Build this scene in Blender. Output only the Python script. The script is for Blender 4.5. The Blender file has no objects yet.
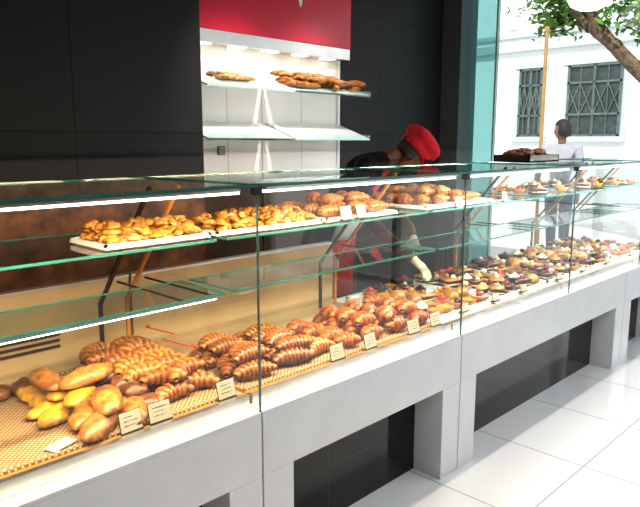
import bpy, math, random
from mathutils import Vector, Matrix, noise
R=random.Random(7)
scene=bpy.context.scene
try:
    scene.view_settings.view_transform='Standard'
    scene.view_settings.look='Medium High Contrast'
except Exception as e: print('VIEW',e)

# ------------------------------------------------------------ materials
def newmat(name):
    m=bpy.data.materials.new(name); m.use_nodes=True
    nt=m.node_tree; b=nt.nodes['Principled BSDF']; return m,nt,b
def mat(name,col,rough=.5,metal=0,emis=None,es=0,var=.0,scale=8,bump=0,coat=0,spec=.5):
    m,nt,b=newmat(name)
    b.inputs['Roughness'].default_value=rough; b.inputs['Metallic'].default_value=metal
    b.inputs['Coat Weight'].default_value=coat; b.inputs['Specular IOR Level'].default_value=spec
    tc=nt.nodes.new('ShaderNodeTexCoord'); n=nt.nodes.new('ShaderNodeTexNoise')
    n.inputs['Scale'].default_value=scale; n.inputs['Detail'].default_value=5
    nt.links.new(tc.outputs['Object'],n.inputs['Vector'])
    r=nt.nodes.new('ShaderNodeValToRGB')
    r.color_ramp.elements[0].position=.3; r.color_ramp.elements[1].position=.7
    r.color_ramp.elements[0].color=tuple(c*(1-var) for c in col)+(1,)
    r.color_ramp.elements[1].color=tuple(min(1,c*(1+var)) for c in col)+(1,)
    nt.links.new(n.outputs['Fac'],r.inputs['Fac']); nt.links.new(r.outputs['Color'],b.inputs['Base Color'])
    if bump:
        bp=nt.nodes.new('ShaderNodeBump'); bp.inputs['Strength'].default_value=bump; bp.inputs['Distance'].default_value=.01
        nt.links.new(n.outputs['Fac'],bp.inputs['Height']); nt.links.new(bp.outputs['Normal'],b.inputs['Normal'])
    if emis:
        b.inputs['Emission Color'].default_value=tuple(emis)+(1,); b.inputs['Emission Strength'].default_value=es
    return m
def glassmat(name,tint,base=.04,gain=.75,power=4.0,diff=0,diffcol=(1,1,1)):
    m=bpy.data.materials.new(name); m.use_nodes=True; nt=m.node_tree; nt.nodes.clear()
    o=nt.nodes.new('ShaderNodeOutputMaterial'); mx=nt.nodes.new('ShaderNodeMixShader')
    t=nt.nodes.new('ShaderNodeBsdfTransparent'); t.inputs[0].default_value=tuple(tint)+(1,)
    g=nt.nodes.new('ShaderNodeBsdfGlossy'); g.inputs['Roughness'].default_value=.0; g.inputs[0].default_value=(1,1,1,1)
    lw=nt.nodes.new('ShaderNodeLayerWeight'); lw.inputs['Blend'].default_value=.5
    p=nt.nodes.new('ShaderNodeMath'); p.operation='POWER'; p.inputs[1].default_value=power
    a=nt.nodes.new('ShaderNodeMath'); a.operation='MULTIPLY_ADD'; a.inputs[1].default_value=gain; a.inputs[2].default_value=base
    nt.links.new(lw.outputs['Facing'],p.inputs[0]); nt.links.new(p.outputs[0],a.inputs[0])
    src=t
    if diff:
        m2=nt.nodes.new('ShaderNodeMixShader'); d=nt.nodes.new('ShaderNodeBsdfDiffuse'); d.inputs[0].default_value=tuple(diffcol)+(1,)
        m2.inputs[0].default_value=diff; nt.links.new(t.outputs[0],m2.inputs[1]); nt.links.new(d.outputs[0],m2.inputs[2]); src=m2
    nt.links.new(a.outputs[0],mx.inputs[0]); nt.links.new(src.outputs[0],mx.inputs[1]); nt.links.new(g.outputs[0],mx.inputs[2])
    nt.links.new(mx.outputs[0],o.inputs[0]); return m
def tilemat(name,c1,c2,grout,w,h,axes,mortar=.004,rough=.15,off=(0,0),spec=.5):
    m,nt,b=newmat(name)
    geo=nt.nodes.new('ShaderNodeNewGeometry'); s=nt.nodes.new('ShaderNodeSeparateXYZ'); c=nt.nodes.new('ShaderNodeCombineXYZ')
    nt.links.new(geo.outputs['Position'],s.inputs[0])
    for i,ax in enumerate(axes):
        ad=nt.nodes.new('ShaderNodeMath'); ad.operation='ADD'; ad.inputs[1].default_value=off[i]
        nt.links.new(s.outputs[ax],ad.inputs[0]); nt.links.new(ad.outputs[0],c.inputs[i])
    br=nt.nodes.new('ShaderNodeTexBrick'); br.offset=0; br.squash=1
    br.inputs['Scale'].default_value=1; br.inputs['Brick Width'].default_value=w; br.inputs['Row Height'].default_value=h
    br.inputs['Mortar Size'].default_value=mortar; br.inputs['Mortar Smooth'].default_value=.1
    br.inputs['Color1'].default_value=tuple(c1)+(1,); br.inputs['Color2'].default_value=tuple(c2)+(1,); br.inputs['Mortar'].default_value=tuple(grout)+(1,)
    nt.links.new(c.outputs[0],br.inputs['Vector']); nt.links.new(br.outputs['Color'],b.inputs['Base Color'])
    b.inputs['Roughness'].default_value=rough; b.inputs['Specular IOR Level'].default_value=spec
    return m
M={}
M['white']=mat('white_lacquer',(.84,.85,.86),.25,var=.02)
M['front_white']=mat('counter_white_laminate',(.73,.745,.77),.22,var=.03)
M['blackgloss']=tilemat('black_gloss_panel',(.006,.007,.008),(.008,.008,.009),(.03,.03,.03),.62,.30,('X','Z'),.002,.06,off=(.1,.08))
M['steel']=mat('brushed_steel',(.6,.6,.58),.28,metal=1,var=.08)
M['darkmetal']=mat('dark_metal',(.04,.035,.03),.35,metal=.6,var=.1)
M['brass']=mat('warm_wood_strut',(.42,.19,.04),.35,var=.15)
M['beige']=mat('beige_case_lining',(.46,.34,.19),.35,var=.16,scale=3)
M['slot']=mat('vent_dark',(.03,.018,.008),.6)
M['glass']=glassmat('clear_glass',(.97,.985,.98),.065,.75,3.6)
M['winglass']=glassmat('window_glass',(.97,.985,.98),.03,.6,4)
M['topglass']=glassmat('top_glass',(.72,.87,.84),.04,.55,3)
M['shelfglass']=glassmat('shelf_glass',(.82,.93,.90),.05,.6,3)
M['edge']=mat('glass_edge_green',(.03,.14,.12),.1,var=.2)
M['edgejoint']=mat('glass_joint_grey',(.07,.12,.11),.15,var=.2)
M['edgelt']=mat('glass_edge_pale',(.26,.36,.34),.1,var=.1)
M['led']=mat('led_strip',(1,1,1),.4,emis=(1,.97,.9),es=5)
M['ledsoft']=mat('rail_diffuser',(1,1,1),.4,emis=(1,.9,.75),es=1.2)
M['tray']=mat('white_tray',(.75,.74,.70),.3,var=.03)
M['red']=mat('red_gloss_panel',(.66,.006,.045),.25,var=.04,scale=1)
M['redcloth']=mat('red_cloth',(.52,.006,.02),.8,var=.14,scale=30,bump=.2)
M['blackcloth']=mat('black_cloth',(.009,.008,.009),.85,var=.2,scale=30,bump=.2,spec=.2)
M['whitecloth']=mat('white_cloth',(.75,.75,.75),.85,var=.05,scale=20,bump=.2)
M['palecloth']=mat('pale_shirt_cloth',(.36,.37,.41),.85,var=.10,scale=20,bump=.3)
M['glove']=mat('latex_glove',(.70,.63,.48),.5,var=.04)
M['skin']=mat('brown_skin',(.12,.045,.02),.5,var=.1)
M['skin2']=mat('tan_skin',(.26,.13,.08),.5,var=.1)
M['hair']=mat('black_hair',(.01,.008,.007),.6,var=.2,scale=60,bump=.5)
M['jeans']=mat('denim',(.05,.08,.16),.8,var=.15,scale=40)
M['blackwall']=tilemat('black_wall_tile',(.016,.0165,.018),(.021,.0215,.023),(.006,.006,.006),.95,.95,('X','Z'),.005,.5,off=(.32,.35),spec=.25)
M['floor']=tilemat('white_floor_tile',(.76,.77,.79),(.80,.81,.82),(.40,.41,.43),.6,.6,('X','Y'),.004,.06,off=(.1,.1),spec=.7)
M['alcove']=tilemat('white_slat_panel',(.90,.89,.87),(.90,.89,.87),(.60,.58,.55),.7,.42,('X','Z'),.004,.5,off=(.0,.1))
M['brown']=mat('brown_marble',(.19,.072,.028),.35,var=.65,scale=11)
M['darkbrown']=mat('dark_brown_workbench',(.045,.025,.015),.4,var=.4,scale=6)
M['ceil']=mat('ceiling_paint',(.8,.8,.8),.8)
M['grey']=mat('grey_pillar_paint',(.11,.115,.125),.4,var=.05)
M['teal']=glassmat('teal_tinted_glass',(.30,.60,.58),.05,.6,4,diff=.40,diffcol=(.22,.46,.44))
M['stucco']=mat('pale_stucco',(.82,.85,.86),.9,var=.04,scale=2)
M['trim']=mat('stone_trim',(.45,.50,.51),.8,var=.05)
M['winpane']=mat('dark_pane',(.05,.065,.065),.2,var=.3)
M['iron']=mat('grey_green_iron',(.10,.14,.13),.5,var=.2)
M['bark']=mat('bark',(.15,.105,.07),.9,var=.5,scale=14,bump=.8)
M['leaf']=mat('leaves',(.09,.22,.03),.6,var=.6,scale=5)
M['ochre']=mat('ochre_pole',(.40,.24,.08),.5,var=.1)
M['street']=mat('street_paving',(.55,.55,.54),.9,var=.1)
M['ink']=mat('ink',(.02,.02,.02),.7)
M['card']=mat('paper_card',(.60,.56,.40),.7,var=.03)
M['redink']=mat('red_sticker',(.75,.03,.02),.4)
M['lamp']=mat('opal_lamp',(1,1,1),.4,emis=(1,1,.97),es=3)
M['stone']=mat('front_wall_stone',(.18,.10,.055),.7,var=.7,scale=3)
def bakedmat():
    m,nt,b=newmat('baked_goods')
    at=nt.nodes.new('ShaderNodeAttribute'); at.attribute_name='Col'
    tc=nt.nodes.new('ShaderNodeTexCoord'); n=nt.nodes.new('ShaderNodeTexNoise'); n.inputs['Scale'].default_value=55; n.inputs['Detail'].default_value=4
    nt.links.new(tc.outputs['Object'],n.inputs['Vector'])
    mr=nt.nodes.new('ShaderNodeMapRange'); mr.inputs[1].default_value=.3; mr.inputs[2].default_value=.7; mr.inputs[3].default_value=.40; mr.inputs[4].default_value=1.18
    nt.links.new(n.outputs['Fac'],mr.inputs[0])
    vm=nt.nodes.new('ShaderNodeVectorMath'); vm.operation='SCALE'
    nt.links.new(at.outputs['Color'],vm.inputs[0]); nt.links.new(mr.outputs[0],vm.inputs['Scale'])
    nt.links.new(vm.outputs[0],b.inputs['Base Color'])
    bp=nt.nodes.new('ShaderNodeBump'); bp.inputs['Strength'].default_value=.4; bp.inputs['Distance'].default_value=.004
    nt.links.new(n.outputs['Fac'],bp.inputs['Height']); nt.links.new(bp.outputs['Normal'],b.inputs['Normal'])
    b.inputs['Roughness'].default_value=.3
    return m
M['baked']=bakedmat()
def wickermat():
    m,nt,b=newmat('woven_wicker')
    geo=nt.nodes.new('ShaderNodeNewGeometry')
    mp=nt.nodes.new('ShaderNodeMapping'); mp.inputs['Rotation'].default_value=(0,0,.785)
    nt.links.new(geo.outputs['Position'],mp.inputs[0])
    ws=[]
    for ax in ('X','Y'):
        w=nt.nodes.new('ShaderNodeTexWave'); w.wave_type='BANDS'; w.bands_direction=ax; w.inputs['Scale'].default_value=26; w.inputs['Distortion'].default_value=1.2
        nt.links.new(mp.outputs[0],w.inputs['Vector']); ws.append(w)
    mu=nt.nodes.new('ShaderNodeMath'); mu.operation='MULTIPLY'
    nt.links.new(ws[0].outputs['Fac'],mu.inputs[0]); nt.links.new(ws[1].outputs['Fac'],mu.inputs[1])
    r=nt.nodes.new('ShaderNodeValToRGB'); r.color_ramp.elements[0].color=(.20,.105,.04,1); r.color_ramp.elements[1].color=(.55,.38,.20,1); r.color_ramp.elements[1].position=.5
    nt.links.new(mu.outputs[0],r.inputs[0]); nt.links.new(r.outputs[0],b.inputs['Base Color'])
    bp=nt.nodes.new('ShaderNodeBump'); bp.inputs['Strength'].default_value=.6; bp.inputs['Distance'].default_value=.006
    nt.links.new(mu.outputs[0],bp.inputs['Height']); nt.links.new(bp.outputs['Normal'],b.inputs['Normal'])
    b.inputs['Roughness'].default_value=.6
    return m
M['wicker']=wickermat()

# ------------------------------------------------------------ mesh builder
class MB:
    def __init__(s): s.v=[];s.f=[];s.mi=[];s.mats=[];s.c=[];s.sm=[]
    def m(s,k):
        if k not in s.mats: s.mats.append(k)
        return s.mats.index(k)
    def raw(s,vs,fs,k,col=(1,1,1),smooth=False):
        o=len(s.v); s.v+= [tuple(x) for x in vs]
        s.c+= (col if isinstance(col,list) else [col]*len(vs))
        i=s.m(k)
        for f in fs: s.f.append(tuple(o+a for a in f)); s.mi.append(i); s.sm.append(smooth)
        return s
    def box(s,x0,x1,y0,y1,z0,z1,k,mtx=None):
        vs=[Vector((x,y,z)) for z in (z0,z1) for y in (y0,y1) for x in (x0,x1)]
        if mtx: vs=[mtx@v for v in vs]
        return s.raw(vs,[(0,2,3,1),(4,5,7,6),(0,1,5,4),(2,6,7,3),(0,4,6,2),(1,3,7,5)],k)
    def quad(s,a,b,c,d,k): return s.raw([a,b,c,d],[(0,1,2,3)],k)
    def rod(s,a,b,r,k,n=10,r2=None):
        a=Vector(a);b=Vector(b);d=(b-a).normalized(); r2=r if r2 is None else r2
        u=d.orthogonal().normalized(); w=d.cross(u)
        vs=[]
        for p,rr in((a,r),(b,r2)):
            for i in range(n):
                t=2*math.pi*i/n; vs.append(p+(u*math.cos(t)+w*math.sin(t))*rr)
        fs=[(i,(i+1)%n,n+(i+1)%n,n+i) for i in range(n)]+[tuple(range(n-1,-1,-1)),tuple(range(n,2*n))]
        return s.raw(vs,fs,k,smooth=False)
    def bar(s,a,b,wx,t,k):
        a=Vector(a);b=Vector(b);d=(b-a).normalized();x=Vector((1,0,0));n=d.cross(x).normalized()
        vs=[p+x*sx*wx/2+n*sn*t/2 for p in(a,b) for sx,sn in((-1,-1),(1,-1),(1,1),(-1,1))]
        return s.raw(vs,[(0,1,2,3),(7,6,5,4),(0,4,5,1),(1,5,6,2),(2,6,7,3),(3,7,4,0)],k)
    def tpl(s,t,mtx,k='baked',tint=(1,1,1)):
        vs,fs,cs=t
        return s.raw([mtx@Vector(v) for v in vs],fs,k,[tuple(c[i]*tint[i] for i in range(3)) for c in cs],True)
    def obj(s,name,parent=None,bevel=0):
        me=bpy.data.meshes.new(name); me.from_pydata(s.v,[],s.f)
        for k in s.mats: me.materials.append(M[k])
        for p,i,sm in zip(me.polygons,s.mi,s.sm): p.material_index=i; p.use_smooth=sm
        ca=me.color_attributes.new('Col','FLOAT_COLOR','POINT')
        for i,c in enumerate(s.c): ca.data[i].color=(c[0],c[1],c[2],1)
        me.update()
        o=bpy.data.objects.new(name,me); scene.collection.objects.link(o)
        if bevel:
            b=o.modifiers.new('bevel','BEVEL'); b.width=bevel; b.segments=2; b.limit_method='ANGLE'
        if parent: par(o,parent)
        return o
def empty(name,loc=(0,0,0)):
    e=bpy.data.objects.new(name,None); e.location=loc; e.empty_display_size=.1; scene.collection.objects.link(e); return e
def par(o,e):
    o.parent=e; o.matrix_parent_inverse=Matrix.Translation(-Vector(e.location))
def skin(name,pts,edges,k,parent=None,lv=2,root=0):
    me=bpy.data.meshes.new(name); me.from_pydata([p[:3] for p in pts],edges,[]); me.materials.append(M[k])
    o=bpy.data.objects.new(name,me); scene.collection.objects.link(o)
    sk=o.modifiers.new('skin','SKIN'); sk.use_smooth_shade=True
    for i,p in enumerate(pts):
        r=p[3]; ry=p[4] if len(p)>4 else r
        me.skin_vertices[0].data[i].radius=(r,ry)
    me.skin_vertices[0].data[root].use_root=True
    ss=o.modifiers.new('sub','SUBSURF'); ss.levels=lv; ss.render_levels=lv
    if parent: par(o,parent)
    return o

# ------------------------------------------------------------ templates
def lathe(prof,n=16,wob=0,seed=0):
    vs=[];cs=[];fs=[]
    for j,(r,z,c) in enumerate(prof):
        for i in range(n):
            t=2*math.pi*i/n; w=1+wob*noise.noise(Vector((math.cos(t)*2+seed,math.sin(t)*2,z*30)))
            vs.append((r*w*math.cos(t),r*w*math.sin(t),z)); cs.append(c)
    for j in range(len(prof)-1):
        for i in range(n):
            fs.append((j*n+i,j*n+(i+1)%n,(j+1)*n+(i+1)%n,(j+1)*n+i))
    fs.append(tuple(range(n-1,-1,-1))); fs.append(tuple((len(prof)-1)*n+i for i in range(n)))
    return vs,fs,cs
def croissant(L=1.15,Rr=.062,r0=.031,dark=(.16,.040,.008),light=(.64,.25,.042),ridges=7,ns=36,nr=12):
    vs=[];cs=[];fs=[]
    for a in range(ns+1):
        s=-1+2*a/ns; th=s*L
        ph=(s*ridges/2+.5)%1.0
        saw=(1-abs(2*ph-1))
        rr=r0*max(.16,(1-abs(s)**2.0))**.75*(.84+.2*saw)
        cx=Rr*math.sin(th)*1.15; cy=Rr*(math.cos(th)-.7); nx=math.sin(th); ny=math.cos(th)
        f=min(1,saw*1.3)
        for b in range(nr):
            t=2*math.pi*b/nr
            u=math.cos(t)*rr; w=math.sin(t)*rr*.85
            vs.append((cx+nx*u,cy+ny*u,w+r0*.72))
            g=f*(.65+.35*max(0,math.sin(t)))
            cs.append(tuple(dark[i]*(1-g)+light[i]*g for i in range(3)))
    for a in range(ns):
        for b in range(nr): fs.append((a*nr+b,a*nr+(b+1)%nr,(a+1)*nr+(b+1)%nr,(a+1)*nr+b))
    fs.append(tuple(range(nr))); fs.append(tuple(ns*nr+b for b in range(nr-1,-1,-1)))
    return vs,fs,cs
def blob(rx,ry,rz,c0,c1,lump=.15,seed=0,n=14,m=8,slash=0):
    vs=[];cs=[];fs=[]
    for j in range(m+1):
        p=-math.pi/2+math.pi*j/m
        for i in range(n):
            t=2*math.pi*i/n
            d=Vector((math.cos(p)*math.cos(t),math.cos(p)*math.sin(t),math.sin(p)))
            k=1+lump*noise.noise(d*2.2+Vector((seed,seed*2,0)))
            z=d.z*rz*k
            if d.z<0: z*=.45
            if slash and d.z>.2: z-= rz*.12*(math.sin(d.x*slash)>.6)
            vs.append((d.x*rx*k,d.y*ry*k,z+rz*.45))
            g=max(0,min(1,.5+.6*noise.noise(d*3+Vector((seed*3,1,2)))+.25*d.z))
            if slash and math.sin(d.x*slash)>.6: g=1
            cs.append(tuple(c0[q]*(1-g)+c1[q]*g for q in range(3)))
    for j in range(m):
        for i in range(n): fs.append((j*n+i,j*n+(i+1)%n,(j+1)*n+(i+1)%n,(j+1)*n+i))
    return vs,fs,cs
def merge(*ts):
    vs=[];fs=[];cs=[]
    for t,off in ts:
        o=len(vs); vs+=[(v[0]+off[0],v[1]+off[1],v[2]+off[2]) for v in t[0]]; fs+=[tuple(o+a for a in f) for f in t[1]]; cs+=t[2]
    return vs,fs,cs
T_cro=croissant()
T_bri=croissant(L=.9,Rr=.06,r0=.040,ridges=5,dark=(.15,.033,.006),light=(.52,.155,.022))
T_choc=croissant(L=.7,Rr=.095,r0=.033,dark=(.045,.013,.005),light=(.52,.19,.038),ridges=9)
T_cookies=[blob(.032,.032,.020,(.20,.065,.01),(.66,.31,.05),.55,s,n=10,m=7) for s in range(6)]+[blob(.040,.020,.018,(.28,.10,.015),(.80,.46,.12),.5,s+50,n=10,m=7) for s in range(3)]+[blob(.026,.026,.024,(.13,.04,.008),(.40,.15,.03),.4,s+70,n=10,m=7) for s in range(2)]
T_yel=[blob(.080,.038,.024,(.46,.17,.012),(.84,.48,.045),.22,s+9) for s in range(3)]
T_loaf=[blob(.10,.042,.034,(.18,.055,.012),(.58,.25,.05),.12,s+19,slash=12) for s in range(3)]
T_dark=[blob(.052,.045,.032,(.07,.022,.008),(.26,.10,.03),.25,s+29) for s in range(3)]
tan=(.50,.22,.05); cream=(.88,.78,.58); choc=(.05,.016,.007)
def tart(fill,top=None,r=.036):
    t=lathe([(r*.72,0,tan),(r,.02,tan),(r*1.03,.024,tan),(r*.92,.025,tan),(r*.88,.019,fill),(r*.4,.023,fill),(.001,.024,fill)],16)
    parts=[(t,(0,0,0))]
    if top: parts.append((blob(r*.42,r*.42,.016,top,top,.25,3,10,6),(0,0,.02)))
    return merge(*parts)
def swirl(c,r=.03):
    pr=[(r*.75,0,choc),(r,.018,choc),(r*1.0,.020,c)]
    for k in range(3):
        q=1-k*.3; pr+= [(r*q,.022+k*.007,c),(r*q*.8,.028+k*.007,c)]
    pr.append((.001,.046,c)); return lathe(pr,14,.1)
def cake(side,top,dot):
    w=.03
    vs=[];fs=[];cs=[]
    lay=[(0,side),(.012,side),(.0125,cream),(.017,cream),(.0175,side),(.03,side),(.031,top),(.037,top)]
    for z,c in lay:
        for a,b in((-1,-1),(1,-1),(1,1),(-1,1)): vs.append((a*w*1.3,b*w,z)); cs.append(c)
    for j in range(len(lay)-1):
        for i in range(4): fs.append((j*4+i,j*4+(i+1)%4,j*4+4+(i+1)%4,j*4+4+i))
    fs+=[(3,2,1,0),tuple(len(lay)*4-4+i for i in range(4))]
    return merge(((vs,fs,cs),(0,0,0)),(blob(.012,.012,.012,dot,dot,.1,2,10,6),(.012,0,.034)))
bun=blob(.042,.034,.034,(.30,.10,.02),(.70,.33,.07),.12,77)
redc=(.55,.012,.015)
T_sweets=[tart((.75,.30,.02)),tart((.75,.30,.02),choc),tart(redc,(.70,.02,.02)),tart(cream,redc),tart(choc,cream),
          tart(choc),swirl(cream),cake(choc,choc,redc),cake((.60,.32,.08),(.70,.34,.05),cream),cake(choc,(.20,.07,.02),cream),
          tart((.55,.22,.04),choc),bun,swirl(choc),tart((.75,.28,.03),tan),cake(choc,(.60,.26,.05),cream),swirl((.65,.36,.10))]
def put(mb,t,x,y,z,rot,sc=1,tilt=0,tint=None):
    k=R.uniform(.78,1.18); tint=tint or (k,k*R.uniform(.9,1.05),k)
    mb.tpl(t,Matrix.Translation((x,y,z))@Matrix.Rotation(rot,4,'Z')@Matrix.Rotation(tilt,4,'X')@Matrix.Scale(sc,4),'baked',tint)

# ------------------------------------------------------------ counter
YF=1.51; J=[-1.07,.108,1.287,2.466,3.60,4.74,5.36]; ZB=.634; ZT=1.37
cnt=empty('bakery_display_counter',(2.2,1.9,0))
b=MB()
segs=[(-1.07,.108),(.108,1.287),(1.287,2.466),(2.466,4.48),(4.48,5.36)]
g=.003
for i,(a,c) in enumerate(segs):
    a+=g;c-=g
    zo=.425
    b.box(a,c,YF,YF+.02,zo,ZB,'front_white')
    b.box(a,a+.135,YF,YF+.15,0,zo,'front_white')
    b.box(c-.135,c,YF,YF+.15,0,zo,'front_white')
    b.box(a+.135,c-.135,YF+.02,YF+.15,zo,zo+.02,'front_white')
    b.box(a,c,YF+.0,YF+.05,ZB,ZB+.012,'front_white')
b.obj('base_front_frame',cnt,bevel=.002)
b=MB(); b.box(-1.07,5.36,YF+.151,YF+.17,0.0,.60,'blackgloss'); b.obj('recessed_black_panel',cnt)
b=MB()
b.box(-1.07,5.36,YF+.171,2.36,0.0,.60,'white')
b.box(-1.07,5.36,YF+.05,2.36,.60,.655,'white')
b.obj('base_carcass',cnt)
b=MB()
for i in range(6):
    a,c=J[i]+.006,J[i+1]-.006
    k='beige' if i<3 else 'white'
    b.box(a,c,YF+.06,2.30,.655,.668,k)
    if i<3:
        b.box(a,c,2.30,2.33,.655,.975,'beige')
        b.box(a,c,2.296,2.335,.975,.985,'steel')
    if i==1:
        for q in range(4): b.box(.45,.99,2.294,2.301,.755+q*.022,.765+q*.022,'slot')
    b.box(a,c,YF+.055,YF+.075,.655,.690,'steel')
    b.box(a,c,YF+.085,YF+.10,.668,.684,'brass')
b.obj('deck_and_lining',cnt)
b=MB()
b.box(.13,1.265,1.625,2.22,.669,.682,'wicker'); b.box(1.31,2.445,1.625,2.05,.669,.682,'wicker')
for x0,x1,y1 in ((.13,1.265,2.22),(1.31,2.445,2.05)):
    b.rod((x0,1.625,.682),(x1,1.625,.682),.008,'wicker',8); b.rod((x0,y1,.682),(x1,y1,.682),.008,'wicker',8)
b.obj('woven_mats',cnt)
b=MB()
for (x0,x1,y0,y1) in [(2.50,3.02,1.66,2.24),(3.05,3.57,1.66,2.24),(3.63,4.15,1.66,2.24),(4.18,4.70,1.66,2.24),(4.78,5.32,1.66,2.24)]:
    b.box(x0,x1,y0,y1,.669,.68,'tray')
    b.box(x0,x1,y0,y0+.012,.68,.692,'tray'); b.box(x0,x1,y1-.012,y1,.68,.692,'tray')
    b.box(x0,x0+.012,y0,y1,.68,.692,'tray'); b.box(x1-.012,x1,y0,y1,.68,.692,'tray')
b.obj('chilled_trays',cnt)
b=MB()
for i in range(6):
    a,c=J[i]+.005,J[i+1]-.005
    b.quad((a,YF+.012,ZB+.012),(c,YF+.012,ZB+.012),(c,YF+.012,ZT-.006),(a,YF+.012,ZT-.006),'glass')
for x in J:
    b.quad((x,YF+.02,.66),(x,2.28,.66),(x,2.13,ZT-.01),(x,YF+.02,ZT-.01),'winglass')
b.obj('front_glass_and_dividers',cnt)
b=MB()
for i in range(6):
    a,c=J[i]+.004,J[i+1]-.004
    b.quad((a,YF,ZT),(c,YF,ZT),(c,2.15,ZT),(a,2.15,ZT),'topglass')
    b.box(a,c,YF-.004,YF+.0,ZT-.006,ZT+.003,'edge'); b.box(a,c,2.15,2.154,ZT-.006,ZT+.003,'edge')
    b.box(a-.002,a,YF-.004,2.15,ZT-.006,ZT+.003,'edge')
b.obj('top_glass',cnt)
b=MB()
for i in range(6):
    a,c=J[i]+.02,J[i+1]-.02
    for (y0,y1,z) in ((1.70,2.17,1.185),(1.66,1.92,1.016)):
        b.quad((a,y0,z),(c,y0,z),(c,y1,z),(a,y1,z),'shelfglass')
        b.box(a,c,y0-.004,y0,z-.005,z+.003,'edge'); b.box(a,c,y1,y1+.003,z-.003,z+.002,'edge')
        b.box(a-.003,a,y0,y1,z-.004,z+.003,'edge'); b.box(c,c+.003,y0,y1,z-.004,z+.003,'edge')
b.obj('glass_shelves',cnt)
b=MB()
for x in J:
    b.box(x-.003,x-.0005,YF+.006,YF+.012,ZB-.0,ZT,'edgejoint'); b.box(x+.0005,x+.003,YF+.006,YF+.012,ZB,ZT,'edgelt')
    b.box(x-.012,x+.012,YF-.003,YF+.022,ZT-.03,ZT+.005,'darkmetal')
b.obj('glass_joints',cnt)
b=MB()
for x in J[1:]:
    for dx,k in ((-.16,'darkmetal'),(-.05,'brass')):
        b.bar((x+dx,2.24,.90),(x+dx,1.86,1.355),.014,.010,k)
        b.rod((x+dx,2.17,1.175),(x+dx,1.72,1.175),.004,'darkmetal')
        b.rod((x+dx,2.10,1.008),(x+dx,1.68,1.008),.004,'darkmetal')
        b.bar((x+dx,2.24,.66),(x+dx,2.24,.91),.014,.010,k)
b.obj('shelf_struts',cnt)
b=MB()
for i in range(6):
    a,c=J[i]+.05,J[i+1]-.05
    b.box(a,c,YF+.03,YF+.043,ZT-.026,ZT-.018,'led')
    b.box(a,c,YF+.022,YF+.05,ZT-.018,ZT-.010,'steel')
    if i<2:
        b.box(a,c,1.668,1.676,.998,1.003,'led'); b.box(a,c,1.664,1.682,1.003,1.010,'steel')
b.obj('led_strips',cnt)
b=MB(); X=1.283
for (y0,z0,y1,z1) in ((2.19,.792,1.99,.805),(2.07,.768,1.85,.782)):
    b.bar((X,y0,z0),(X,y1,z1),.001,.005,'redink')
b.bar((X,1.85,.782),(X,1.885,.793),.001,.005,'redink'); b.bar((X,2.19,.792),(X,2.16,.803),.001,.005,'redink')
b.obj('red_arrow_stickers',cnt)

# ------------------------------------------------------------ pastries
def rows(mb,tl,xs,y0,y1,dy,z,rot,sc=1,jit=.008,layers=1,dx2=0,rj=.25):
    for L in range(layers):
        for x in xs:
            y=y0+L*dy*.5
            while y<y1-L*dy*.4:
                t=R.choice(tl) if isinstance(tl,list) else tl
                put(mb,t,x+R.uniform(-jit,jit)+L*dx2,y+R.uniform(-jit,jit),z+L*.038*sc,rot+R.uniform(-rj,rj),sc*R.uniform(.93,1.07),R.uniform(-.15,.15))
                y+=dy
ZD=.684
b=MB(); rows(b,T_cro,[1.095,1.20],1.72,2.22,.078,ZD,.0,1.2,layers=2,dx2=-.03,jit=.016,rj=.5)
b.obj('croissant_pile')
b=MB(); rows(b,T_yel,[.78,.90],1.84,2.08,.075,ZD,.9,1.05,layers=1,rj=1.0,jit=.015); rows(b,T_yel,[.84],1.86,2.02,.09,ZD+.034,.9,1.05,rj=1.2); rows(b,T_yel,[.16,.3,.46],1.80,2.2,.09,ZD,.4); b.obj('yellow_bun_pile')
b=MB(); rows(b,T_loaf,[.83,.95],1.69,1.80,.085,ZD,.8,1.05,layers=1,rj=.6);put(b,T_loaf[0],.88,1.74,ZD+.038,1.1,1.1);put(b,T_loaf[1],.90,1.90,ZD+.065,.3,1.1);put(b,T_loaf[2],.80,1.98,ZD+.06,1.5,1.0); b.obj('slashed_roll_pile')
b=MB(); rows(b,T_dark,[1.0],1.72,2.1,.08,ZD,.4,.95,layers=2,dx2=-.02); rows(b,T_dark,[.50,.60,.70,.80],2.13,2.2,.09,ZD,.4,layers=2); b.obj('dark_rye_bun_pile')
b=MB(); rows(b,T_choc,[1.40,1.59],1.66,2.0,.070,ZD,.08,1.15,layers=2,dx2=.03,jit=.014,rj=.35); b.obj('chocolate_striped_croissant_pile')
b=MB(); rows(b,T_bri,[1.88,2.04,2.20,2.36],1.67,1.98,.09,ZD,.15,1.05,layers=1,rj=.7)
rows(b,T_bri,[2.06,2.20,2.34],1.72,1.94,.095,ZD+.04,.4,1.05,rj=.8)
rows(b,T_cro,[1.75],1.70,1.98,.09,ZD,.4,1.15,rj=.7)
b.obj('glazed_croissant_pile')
tr=MB()
for x0,x1,y1 in ((.90,1.275,1.965),(1.30,1.80,1.965),(1.83,2.28,2.10),(2.49,3.1,2.1)):
    tr.box(x0,x1,1.74,y1,1.190,1.197,'tray')
    for y in (1.74,y1-.01): tr.box(x0,x1,y,y+.01,1.197,1.205,'tray')
    for x in (x0,x1-.01): tr.box(x,x+.01,1.74,y1,1.197,1.205,'tray')
tr.obj('serving_trays')
b=MB()
for (x0,x1,n) in ((.93,1.265,200),(1.31,1.78,250)):
    for i in range(n):
        L=0 if i<n*.5 else (1 if i<n*.82 else 2)
        m=.020*L+.005
        put(b,R.choice(T_cookies),R.uniform(x0+m*.3,x1-m*.3),R.uniform(1.76+m,1.95-m),1.199+L*.016+R.uniform(0,.008),R.uniform(0,6),R.uniform(.5,.82),R.uniform(-.7,.7))
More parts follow.
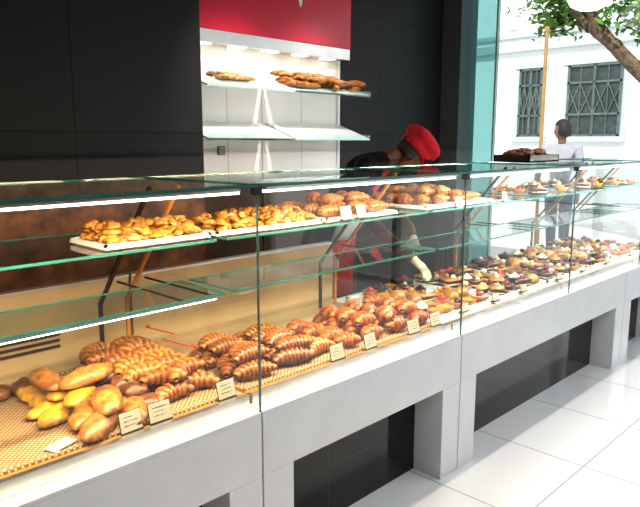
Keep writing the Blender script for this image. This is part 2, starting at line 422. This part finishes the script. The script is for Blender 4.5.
b.obj('cookie_pile')
b=MB(); rows(b,T_cro,[1.92,2.07,2.21],1.79,2.05,.08,1.2,.3,1.05,rj=.7); rows(b,T_cro,[1.98,2.14],1.85,2.02,.085,1.238,.3,1.05,rj=.6)
rows(b,T_cro,[2.58,2.73,2.88,3.02],1.82,2.1,.085,1.2,.3,1.0,rj=.7); rows(b,T_cro,[2.65,2.8],1.85,2.1,.085,1.235,.3,1.0,rj=.7); b.obj('shelf_croissant_pile')
b=MB()
x=2.555
while x<5.28:
    if all(abs(x-q)>.05 for q in (3.035,3.60,4.165,4.74)):
        y=1.715
        while y<2.21:
            t=R.choice(T_sweets)
            if x<2.7 and R.random()<.5: t=R.choice([bun,T_sweets[4],T_sweets[0]])
            if not (2.87<x<3.03 and 1.95<y<2.12) and not (x<2.6 and y>1.95):
                put(b,t,x+R.uniform(-.012,.012),y+R.uniform(-.01,.01),.682,R.uniform(-.6,.6),R.uniform(1.1,1.35))
            y+=.098
    x+=.096
b.obj('cake_and_tart_assortment')
b=MB()
for px in [3.72+.11*k for k in range(15)]:
    if abs(px-4.74)<.09: continue
    for py in (1.80,1.92,2.05):
        if R.random()<.6: put(b,R.choice(T_sweets),px,py,1.187,R.uniform(0,6),1.1)
b.obj('pastry_assortment')
b=MB(); x0,x1,y0,y1=3.72,4.12,1.86,2.10; z=ZT+.004
for q in ((x0,x1,y0,y0+.01),(x0,x1,y1-.01,y1),(x0,x0+.01,y0,y1),(x1-.01,x1,y0,y1)): b.box(*q,z,z+.045,'darkbrown')
b.box(x0,x1,y0,y1,z,z+.01,'darkbrown')
for i in range(40): put(b,R.choice(T_dark),R.uniform(x0+.05,x1-.05),R.uniform(y0+.05,y1-.05),z+.03+R.uniform(0,.03),R.uniform(0,6),.6,0,(1.6,1.3,1.2))
b.obj('biscuit_box')

def tag(x,y,z,w=.07,h=.055):
    b=MB(); rot=Matrix.Translation((x,y,z))@Matrix.Rotation(-.25,4,'X')@Matrix.Rotation(R.uniform(-.15,.15),4,'Z')
    b.box(-w/2,w/2,-.001,.001,0,h,'card',rot); b.box(-w/2-.002,w/2+.002,.001,.003,-.002,h+.002,'ink',rot)
    b.box(-w/2,w/2,-.004,.02,-.006,0,'ink',rot)
    for j in range(3):
        xx=-w/2+.012
        while xx<w/2-.018:
            l=R.uniform(.003,.009)
            zz=h*(.74-.22*j)
            b.box(xx,xx+l,-.0018,-.001,zz+R.uniform(-.0012,.0012),zz+.0016,'ink',rot); xx+=l+.003
    return b.obj('price_card')
for x in (.88,.975,1.22,1.745,1.94,2.23,2.395): tag(x,1.60,.690)
for x in (1.93,2.02): tag(x,1.725,1.197,.06,.05)
for x in (2.7,3.0,3.3,3.75,4.1,4.5,4.95): tag(x,1.64,.69,.055,.035)
for x in (2.75,3.2): tag(x,1.725,1.190,.055,.045)
b=MB(); m=Matrix.Translation((.70,1.665,.686))@Matrix.Rotation(.35,4,'Z'); b.box(-.04,.04,-.022,.022,0,.003,'card',m)
for j in range(2): b.box(-.028,.026,-.008+j*.012,-.0065+j*.012,.003,.0034,'ink',m)
b.obj('price_card')

# ------------------------------------------------------------ room shell
FX=5.50
b=MB(); b.box(-3,FX,-3.2,3.75,-.1,0,'floor'); b.obj('floor')
b=MB(); b.box(-3,FX,-3.2,3.75,3.0,3.1,'ceil'); b.obj('ceiling')
b=MB(); b.box(-3,2.38,3.30,3.62,1.30,3.0,'blackwall'); b.box(-3,2.38,3.30,3.62,0,1.30,'brown'); b.obj('wall_back_left')
b=MB(); b.box(2.38,3.93,3.60,3.75,0,3.0,'alcove'); b.obj('wall_alcove')
b=MB(); b.box(3.93,5.34,3.60,3.75,0,3.0,'blackwall'); b.obj('wall_back_right')
b=MB(); b.box(-3.1,-3,-3.2,3.75,0,3.0,'stone'); b.obj('wall_left')
b=MB(); b.box(-3,FX,-3.3,-3.2,0,3.0,'stone'); b.obj('wall_front')
b=MB(); b.box(5.34,5.62,3.40,3.75,0,3.0,'grey'); b.obj('pillar',bevel=.004)
b=MB()
b.quad((FX,-3.2,.05),(FX,3.12,.05),(FX,3.12,2.95),(FX,-3.2,2.95),'winglass')
b.quad((FX,3.12,.05),(FX,3.40,.05),(FX,3.40,2.95),(FX,3.12,2.95),'teal')
for y in (-3.2,-1.2,.9): b.box(FX-.04,FX+.04,y,y+.06,0,3,'steel')
b.box(FX-.02,FX+.02,3.11,3.125,.05,2.95,'edgelt')
b.box(FX-.04,FX+.04,-3.2,3.40,0,.05,'steel'); b.box(FX-.04,FX+.04,-3.2,3.40,2.95,3.0,'steel')
b.obj('window_1')
b=MB(); b.box(2.40,3.92,3.40,3.595,0,1.22,'darkbrown'); b.box(2.39,3.925,3.37,3.597,1.22,1.25,'steel')
for q in range(3): b.box(2.43+q*.5,2.90+q*.5,3.39,3.40,.1,1.15,'darkbrown'); b.box(2.62+q*.5,2.72+q*.5,3.375,3.39,.98,1.0,'steel')
b.obj('back_cabinet',bevel=.003)
hd=empty('red_fascia_sign',(3.15,3.5,2.6))
b=MB(); b.box(2.38,3.92,3.48,3.598,2.20,2.998,'red'); b.obj('fascia_panel',hd,bevel=.003)
b=MB(); b.box(2.38,3.92,3.49,3.598,2.12,2.199,'steel')
for q in range(5): b.box(2.50+q*.29,2.62+q*.29,3.51,3.57,2.112,2.12,'ledsoft')
b.obj('light_rail',hd)
b=MB()
n=20; vs=[(3.38+.022*math.cos(2*math.pi*i/n)*(1+.3*math.sin(2*math.pi*i/n)),3.478,2.50+.065*math.sin(2*math.pi*i/n)) for i in range(n)]
b.raw(vs,[tuple(range(n))],'white'); b.obj('white_mark',hd)
ws=empty('bread_display_shelves',(3.15,3.45,1.7))
def wshelf(x0,x1,zb,zf,nm):
    b=MB(); yb,yf=3.588,3.27
    def P(x,y,dz=0):
        t=(y-yf)/(yb-yf); return (x,y,zf+(zb-zf)*t+dz)
    vs=[P(x0,yf),P(x1,yf),P(x1,yb),P(x0,yb),P(x0,yf,-.010),P(x1,yf,-.010),P(x1,yb,-.010),P(x0,yb,-.010)]
    b.raw(vs,[(0,1,2,3),(7,6,5,4),(0,4,5,1),(1,5,6,2),(2,6,7,3),(3,7,4,0)],'white')
    b.raw([P(x0,yf,-.010),P(x1,yf,-.010),P(x1,yf,.03),P(x0,yf,.03),P(x0,yf-.004,-.010),P(x1,yf-.004,-.010),P(x1,yf-.004,.03),P(x0,yf-.004,.03)],
          [(0,1,2,3),(7,6,5,4),(0,4,5,1),(1,5,6,2),(2,6,7,3),(3,7,4,0)],'shelfglass')
    for x in (x0+.02,(x0+x1)/2,x1-.02):
        b.raw([(x-.004,3.588,zb-.012),(x-.004,3.588,zb-.07),(x-.004,yf+.12,zf+.02),(x+.004,3.588,zb-.012),(x+.004,3.588,zb-.07),(x+.004,yf+.12,zf+.02)],
              [(0,1,2),(5,4,3),(0,3,4,1),(1,4,5,2),(2,5,3,0)],'white')
    b.obj(nm,ws)
wshelf(2.40,3.10,1.94,1.84,'upper_shelf_left'); wshelf(3.13,3.91,1.94,1.84,'upper_shelf_right')
wshelf(2.40,3.10,1.63,1.52,'lower_shelf_left'); wshelf(3.13,3.91,1.63,1.52,'lower_shelf_right')
b=MB()
for x in (2.41,3.115,3.9): b.box(x-.008,x+.008,3.588,3.6,1.3,2.1,'white')
b.obj('shelf_standards',ws)
b=MB()
for i in range(85):
    y=R.uniform(3.33,3.52); x=R.uniform(3.20,3.88); L=R.choice((0,0,1)); put(b,R.choice([T_cro,T_loaf[0],T_loaf[1]]),x,y,1.850+(y-3.27)*.3+L*.035,R.uniform(0,6),.8,.2)
for i in range(14):
    y=R.uniform(3.38,3.52); put(b,T_loaf[i%3],R.uniform(2.55,2.85),y,1.850+(y-3.27)*.3,R.uniform(0,6),.6,.2,(1.2,1.7,3.0))
b.obj('bread_roll_pile')
b=MB(); b.box(2.71,2.77,3.59,3.599,1.41,1.47,'grey'); b.box(2.715,2.765,3.584,3.59,1.415,1.465,'trim'); b.obj('wall_socket')

# ------------------------------------------------------------ worker
wk=empty('bakery_worker',(3.0,2.85,0))
P=[(3.02,2.86,.95,.15,.12),(3.05,2.80,1.10,.135,.11),(3.12,2.72,1.25,.16,.12),(3.19,2.65,1.35,.12,.10),(3.27,2.60,1.40,.062,.058),
   (3.02,2.57,1.34,.070),(2.92,2.47,1.17,.052),
   (3.33,2.79,1.33,.062),(3.45,2.74,1.12,.052),(3.46,2.62,1.0,.043),
   (2.92,2.90,.86,.10),(2.90,2.88,.48,.068),(2.89,2.92,.10,.05),
   (3.12,2.93,.86,.10),(3.13,2.90,.48,.068),(3.13,2.94,.10,.05)]
E=[(0,1),(1,2),(2,3),(3,4),(3,5),(5,6),(3,7),(7,8),(8,9),(0,10),(10,11),(11,12),(0,13),(13,14),(14,15)]
skin('shirt_and_trousers',P,E,'blackcloth',wk)
skin('neck',[(3.24,2.62,1.38,.052),(3.37,2.54,1.44,.052)],[(0,1)],'skin',wk)
skin('right_forearm',[(2.925,2.475,1.18,.046),(2.895,2.42,1.06,.044),(2.90,2.33,.985,.041),(2.925,2.20,.90,.034),(2.94,2.12,.845,.027)],[(0,1),(1,2),(2,3),(3,4)],'skin',wk)
def hand(nm,w,d,s,k):
    w=Vector(w); d=Vector(d).normalized(); s=Vector(s); s=(s-d*s.dot(d)).normalized(); dn=d.cross(s).normalized()
    if dn.z>0: dn=-dn
    pts=[tuple(w-d*.03)+(.029,),tuple(w)+(.027,.022),tuple(w+d*.04)+(.036,.019),tuple(w+d*.075)+(.036,.016)]
    skin(nm+'_palm',pts,[(0,1),(1,2),(2,3)],k,wk)
    for i,(o,L) in enumerate(((.030,.068),(.010,.076),(-.010,.070),(-.029,.056))):
        base=w+d*.062+s*o
        p=[base]; dd=d+s*o*3
        dd.normalize(); cur=base
        for j,(fr,bend) in enumerate(((.45,.25),(.3,.6),(.25,.95))):
            v=(dd*math.cos(bend)+dn*math.sin(bend)); cur=cur+v*L*fr; p.append(cur)
        skin(nm+'_finger_%d'%(i+1),[tuple(q)+(r,) for q,r in zip(p,(.010,.0095,.0085,.0075))],[(0,1),(1,2),(2,3)],k,wk)
    base=w+d*.018+s*.024
    p=[base,base+d*.022+s*.024+dn*.008,base+d*.048+s*.034+dn*.022,base+d*.066+s*.028+dn*.036]
    skin(nm+'_thumb',[tuple(q)+(r,) for q,r in zip(p,(.013,.012,.010,.0085))],[(0,1),(1,2),(2,3)],k,wk)
hand('right_hand',(2.942,2.115,.842),(.12,-.75,-.62),(1,.1,0),'glove')
skin('left_forearm',[(3.455,2.66,1.03,.040),(3.44,2.54,.965,.036),(3.36,2.44,.90,.028)],[(0,1),(1,2)],'skin',wk)
hand('left_hand',(3.35,2.43,.89),(-.6,-.6,-.5),(-.6,.6,0),'glove')
b=MB()
for x,y in ((2.89,2.88),(3.13,2.90)):
    b.tpl(blob(.05,.13,.07,(1,1,1),(1,1,1),.03,1,16,10),Matrix.Translation((x,y-.03,.0)),'ink')
b.obj('shoes',wk)
def head(nm,loc,yaw,pitch,skinm,hairm,parent,sc=1.0):
    m=Matrix.Translation(loc)@Matrix.Rotation(yaw,4,'Z')@Matrix.Rotation(pitch,4,'Y')@Matrix.Scale(sc,4)
    b=MB(); vs=[];fs=[];n=28;mm=22
    for j in range(mm+1):
        p=-math.pi/2+math.pi*j/mm
        for i in range(n):
            t=2*math.pi*i/n; x=math.cos(p)*math.cos(t);y=math.cos(p)*math.sin(t);z=math.sin(p)
            X=x*.095;Y=y*.076*(1-.22*max(0,-z));Z=z*.118
            if x>0 and z<0: X*=1-.10*(-z)
            if x<0 and z<-.3: X*=.75
            f=max(0,x)
            X+=.026*math.exp(-((y/.16)**2+((z+.12)/.20)**2))*(x>0)
            X-=.010*f*math.exp(-(((abs(y)-.36)/.18)**2+((z-.08)/.13)**2))
            X+=.008*f*math.exp(-((y/.30)**2+((z+.50)/.09)**2))
            X+=.006*f*math.exp(-((y/.5)**2+((z-.25)/.1)**2))
            vs.append(m@Vector((X,Y,Z)))
    for j in range(mm):
        for i in range(n): fs.append((j*n+i,j*n+(i+1)%n,(j+1)*n+(i+1)%n,(j+1)*n+i))
    b.raw(vs,fs,skinm,smooth=True)
    for sgn in (-1,1):
        b.tpl(blob(.010,.012,.010,(1,1,1),(1,1,1),0,1,12,8),m@Matrix.Translation((.077,sgn*.030,.005)),'white')
        b.tpl(blob(.005,.006,.006,(1,1,1),(1,1,1),0,1,8,6),m@Matrix.Translation((.085,sgn*.030,.007)),'ink')
        b.tpl(blob(.018,.007,.03,(1,1,1),(1,1,1),.1,1,12,8),m@Matrix.Translation((-.005,sgn*.076,-.02)),skinm)
    b.obj(nm+'_head',parent)
    b=MB(); vs=[];fs=[]
    for j in range(mm+1):
        p=-math.pi/2+math.pi*j/mm
        for i in range(n):
            t=2*math.pi*i/n; x=math.cos(p)*math.cos(t);y=math.cos(p)*math.sin(t);z=math.sin(p)
            k=1.1 if (z>.42 or x<.15 and z>-.55) else .85
            vs.append(m@Vector((x*.098*k-.004,y*.079*k,z*.122*k)))
    for j in range(mm):
        for i in range(n): fs.append((j*n+i,j*n+(i+1)%n,(j+1)*n+(i+1)%n,(j+1)*n+i))
    b.raw(vs,fs,hairm,smooth=True); b.obj(nm+'_hair',parent)
    return m
hm=head('worker',(3.42,2.51,1.43),-.45,.85,'skin','hair',wk,1.0)
c1=(1,1,1)
cap=lathe([(.097,-.01,c1),(.104,-.008,c1),(.108,.03,c1),(.106,.04,c1),(.122,.055,c1),(.135,.08,c1),(.128,.11,c1),(.095,.13,c1),(.05,.138,c1),(.001,.136,c1)],36,.16)
b=MB(); b.tpl(cap,hm@Matrix.Translation((-.005,0,.015))@Matrix.Rotation(.1,4,'X')@Matrix.Rotation(.05,4,'Y'),'redcloth')
vs=[];fs=[]
for i in range(13):
    t=-1.1+2.2*i/12
    for r,z in ((.100,.0),(.155,-.02)): vs.append((r*math.cos(t),r*.95*math.sin(t),z))
for i in range(12): fs.append((2*i,2*i+1,2*i+3,2*i+2))
b.tpl((vs,fs,[c1]*len(vs)),hm@Matrix.Translation((-.005,0,.015)),'redcloth')
b.obj('red_cap',wk)
b=MB(); f=Vector((.5,-.86,0)); s=Vector((-.86,-.5,0))
rowsA=[(3.16,2.66,1.33,.08,.145),(3.09,2.73,1.18,.13,.155),(3.05,2.80,1.05,.15,.15),(3.02,2.85,.90,.19,.165),(3.0,2.86,.70,.20,.17),(3.0,2.86,.55,.21,.17)]
vs=[]
for (x,y,z,w,d) in rowsA:
    for i in range(9):
        t=-1+2*i/8; p=Vector((x,y,z))+s*(w*math.sin(t*1.3))+f*(d*math.cos(t*1.25)); vs.append(p)
fsr=[];fsw=[]
for j in range(5):
    for i in range(8):
        q=(j*9+i,j*9+i+1,j*9+10+i,j*9+9+i); (fsw if j==2 else fsr).append(q)
b.raw(vs,fsr,'redcloth',smooth=True); b.raw(vs,fsw,'whitecloth',smooth=True); o=b.obj('apron',wk)
so=o.modifiers.new('s','SOLIDIFY'); so.thickness=.006

# ------------------------------------------------------------ outside
b=MB(); b.box(FX+.1,40,-25,30,-.12,-.02,'street'); b.obj('ground_street')
bl=empty('building_across_street',(16,6,0))
b=MB(); b.box(16,17,-8,22,0,9,'stucco')
b.box(15.85,16,-8,22,3.75,3.95,'trim'); b.box(15.92,16,-8,22,4.1,4.2,'trim'); b.box(15.9,16,-8,22,0,.9,'trim')
b.obj('building_wall',bl)
b=MB()
for (y0,y1) in ((5.78,7.08),(7.72,8.35),(2.9,4.2)):
    z0,z1=1.62,3.32
    for q in (((y0-.12,y0),(z0,z1)),((y1,y1+.12),(z0,z1))): b.box(15.93,16.0,q[0][0],q[0][1],q[1][0],q[1][1],'trim')
    b.box(15.9,16.0,y0-.12,y1+.12,z1,z1+.14,'trim'); b.box(15.86,16.0,y0-.15,y1+.15,z0-.12,z0,'trim')
    b.box(15.95,15.99,y0,y1,z0,z1,'winpane')
    for y in (y0,y1-.06,(y0+y1)/2-.03): b.box(15.9,15.95,y,y+.06,z0,z1,'iron')
    for z in (z0,z1-.06,z0+.5,z1-.45): b.box(15.9,15.95,y0,y1,z,z+.05,'iron')
    k=4
    for i in range(k):
        ya=y0+(y1-y0)*i/k; yb=y0+(y1-y0)*(i+1)/k
        b.rod((15.9,ya,z0+.5),(15.9,yb,z1-.45),.014,'iron',6); b.rod((15.9,yb,z0+.5),(15.9,ya,z1-.45),.014,'iron',6)
        b.rod((15.9,ya,z0),(15.9,ya,z1),.012,'iron',6)
b.obj('window_grilles',bl)
tre=empty('street_tree',(9,2.4,0))
skin('trunk_and_branches',[(9.0,2.3,-.05,.20),(9.0,2.35,1.3,.17),(9.02,2.75,2.1,.13),(9.0,3.15,2.45,.10),(9.0,3.6,2.92,.085),(8.9,4.1,3.35,.06),(8.9,4.7,3.7,.03),
   (9.1,2.6,3.2,.09),(9.2,2.9,4.2,.05),(8.7,3.9,3.6,.03),(9.1,4.0,3.1,.03),(9.1,4.5,3.15,.015)],
   [(0,1),(1,2),(2,3),(3,4),(4,5),(5,6),(2,7),(7,8),(4,9),(4,10),(10,11)],'bark',tre)
b=MB()
cl=[((8.9,4.2,3.36),.42,320),((9.0,3.9,3.32),.4,220),((9.0,3.2,3.12),.45,300),((9.1,4.25,3.10),.26,170),((9.0,2.9,2.92),.28,150),((9.1,2.7,3.7),.6,200)]
for c,r,n in cl:
    for i in range(n):
        p=Vector(c)+Vector((R.gauss(0,r*.5),R.gauss(0,r*.5),R.gauss(0,r*.35)))
        m=Matrix.Translation(p)@Matrix.Rotation(R.uniform(0,6.3),4,'Z')@Matrix.Rotation(R.uniform(-1,1),4,'X')@Matrix.Rotation(R.uniform(-1,1),4,'Y')
        l=R.uniform(.05,.09)
        b.raw([m@Vector(q) for q in ((-l,0,0),(-l*.2,l*.38,.008),(l,0,0),(-l*.2,-l*.38,.008))],[(0,1,2,3)],'leaf')
b.obj('foliage',tre)
b=MB(); b.rod((8,3.86,-.02),(8,3.86,2.85),.022,'ochre',14); b.rod((8,3.86,-.02),(8,3.86,.1),.06,'ochre',14); b.rod((8,3.86,2.85),(8,3.86,2.9),.03,'ochre',14); b.obj('street_pole')
ps=empty('pedestrian',(7.5,3.36,0))
x,y=7.5,3.36
skin('shirt',[(x,y,.95,.15,.12),(x,y,1.15,.14,.11),(x,y,1.37,.17,.12),(x,y,1.49,.075,.065),(x-.0,y-.20,1.42,.07),(x-.03,y-.25,1.15,.05),(x,y+.20,1.42,.07),(x-.03,y+.25,1.15,.05)],[(0,1),(1,2),(2,3),(2,4),(4,5),(2,6),(6,7)],'palecloth',ps)
skin('trousers',[(x,y,.95,.14,.11),(x,y-.09,.85,.09),(x-.03,y-.1,.48,.065),(x,y-.1,.06,.05),(x,y+.09,.85,.09),(x+.05,y+.1,.48,.065),(x+.1,y+.1,.06,.05)],[(0,1),(1,2),(2,3),(0,4),(4,5),(5,6)],'jeans',ps)
skin('arms',[(x-.03,y-.25,1.17,.038),(x-.1,y-.26,.90,.03),(x-.12,y-.26,.80,.035)],[(0,1),(1,2)],'skin2',ps)
skin('arm_left',[(x-.03,y+.25,1.17,.038),(x-.1,y+.26,.90,.03),(x-.12,y+.26,.80,.035)],[(0,1),(1,2)],'skin2',ps)
skin('neck',[(x,y,1.46,.05),(x,y,1.56,.048)],[(0,1)],'skin2',ps)
head('pedestrian',(x-.01,y,1.625),math.pi*.45,.05,'skin2','hair',ps)
b=MB()
for xx,yy in ((x,y-.1),(x+.1,y+.1)): b.tpl(blob(.13,.05,.06,c1,c1,.03,1,16,8),Matrix.Translation((xx-.04,yy,-.02)),'ink')
b.obj('shoes',ps)
b=MB(); b.tpl(lathe([(.02,.14,c1),(.09,.12,c1),(.15,.06,c1),(.16,.0,c1),(.13,-.05,c1),(.07,-.08,c1),(.001,-.085,c1)],24),Matrix.Translation((4.96,2.08,2.53)),'lamp')
b.rod((4.96,2.08,2.65),(4.96,2.08,3.0),.006,'darkmetal'); b.obj('pendant_lamp')

# ------------------------------------------------------------ lights
def area(nm,loc,rot,sx,sy,pw,col=(1,1,1)):
    l=bpy.data.lights.new(nm,'AREA'); l.shape='RECTANGLE'; l.size=sx; l.size_y=sy; l.energy=pw; l.color=col
    o=bpy.data.objects.new(nm,l); o.location=loc; o.rotation_euler=rot; scene.collection.objects.link(o); return o
area('customer_area_fill',(2.4,-.6,2.97),(math.radians(-8),0,0),5,2.0,95,(.97,.99,1))  # unseen overhead fill, added to brighten the floor and counter base
for i in range(1,6):
    a,c=J[i],J[i+1]
    warm=(1,.74,.48) if i<3 else (1,.95,.88)
    area('case_light_%d'%i,((a+c)/2,YF+.04,ZT-.03),(math.radians(28),0,0),c-a-.1,.02,13 if i<3 else 14,warm)
    if i<3: area('shelf_light_%d'%i,((a+c)/2,1.675,.994),(math.radians(15),0,0),c-a-.1,.015,4,warm)
for x in (2.75,3.45):
    l=bpy.data.lights.new('alcove_spot','SPOT'); l.energy=125; l.spot_size=.9; l.spot_blend=.9; l.color=(1,.93,.84); l.shadow_soft_size=.05
    o=bpy.data.objects.new('alcove_spot',l); o.location=(x,2.25,2.9); scene.collection.objects.link(o)
    o.rotation_euler=(Vector((x,3.5,1.45))-Vector(o.location)).to_track_quat('-Z','Y').to_euler()
area('alcove_rail_light',(3.15,3.45,2.1),(math.radians(10),0,0),1.4,.05,1.5,(1,.86,.7))
sn=bpy.data.lights.new('sun','SUN'); sn.energy=4; sn.angle=.02; sn.color=(1,.97,.92)
o=bpy.data.objects.new('sun',sn); scene.collection.objects.link(o)
o.rotation_euler=Vector((.75,.35,-.75)).to_track_quat('-Z','Y').to_euler()
w=bpy.data.worlds.new('sky'); scene.world=w; w.use_nodes=True; nt=w.node_tree
bg=nt.nodes['Background']; sky=nt.nodes.new('ShaderNodeTexSky'); sky.sky_type='HOSEK_WILKIE'; sky.turbidity=4; sky.sun_direction=(-.5,-.3,.8)
mx=nt.nodes.new('ShaderNodeMix'); mx.data_type='RGBA'; mx.inputs[0].default_value=.7
nt.links.new(sky.outputs[0],mx.inputs[6]); mx.inputs[7].default_value=(.95,.98,1,1)
nt.links.new(mx.outputs[2],bg.inputs[0]); bg.inputs[1].default_value=1.5

# ------------------------------------------------------------ camera
cd=bpy.data.cameras.new('camera'); cd.sensor_width=36; cd.lens=36*653/640; cd.clip_start=.05; cd.clip_end=200
co=bpy.data.objects.new('camera',cd); co.location=(0,0,1.5)
co.rotation_euler=(math.radians(90-9.73),0,math.radians(44.2-90)); scene.collection.objects.link(co)
scene.camera=co
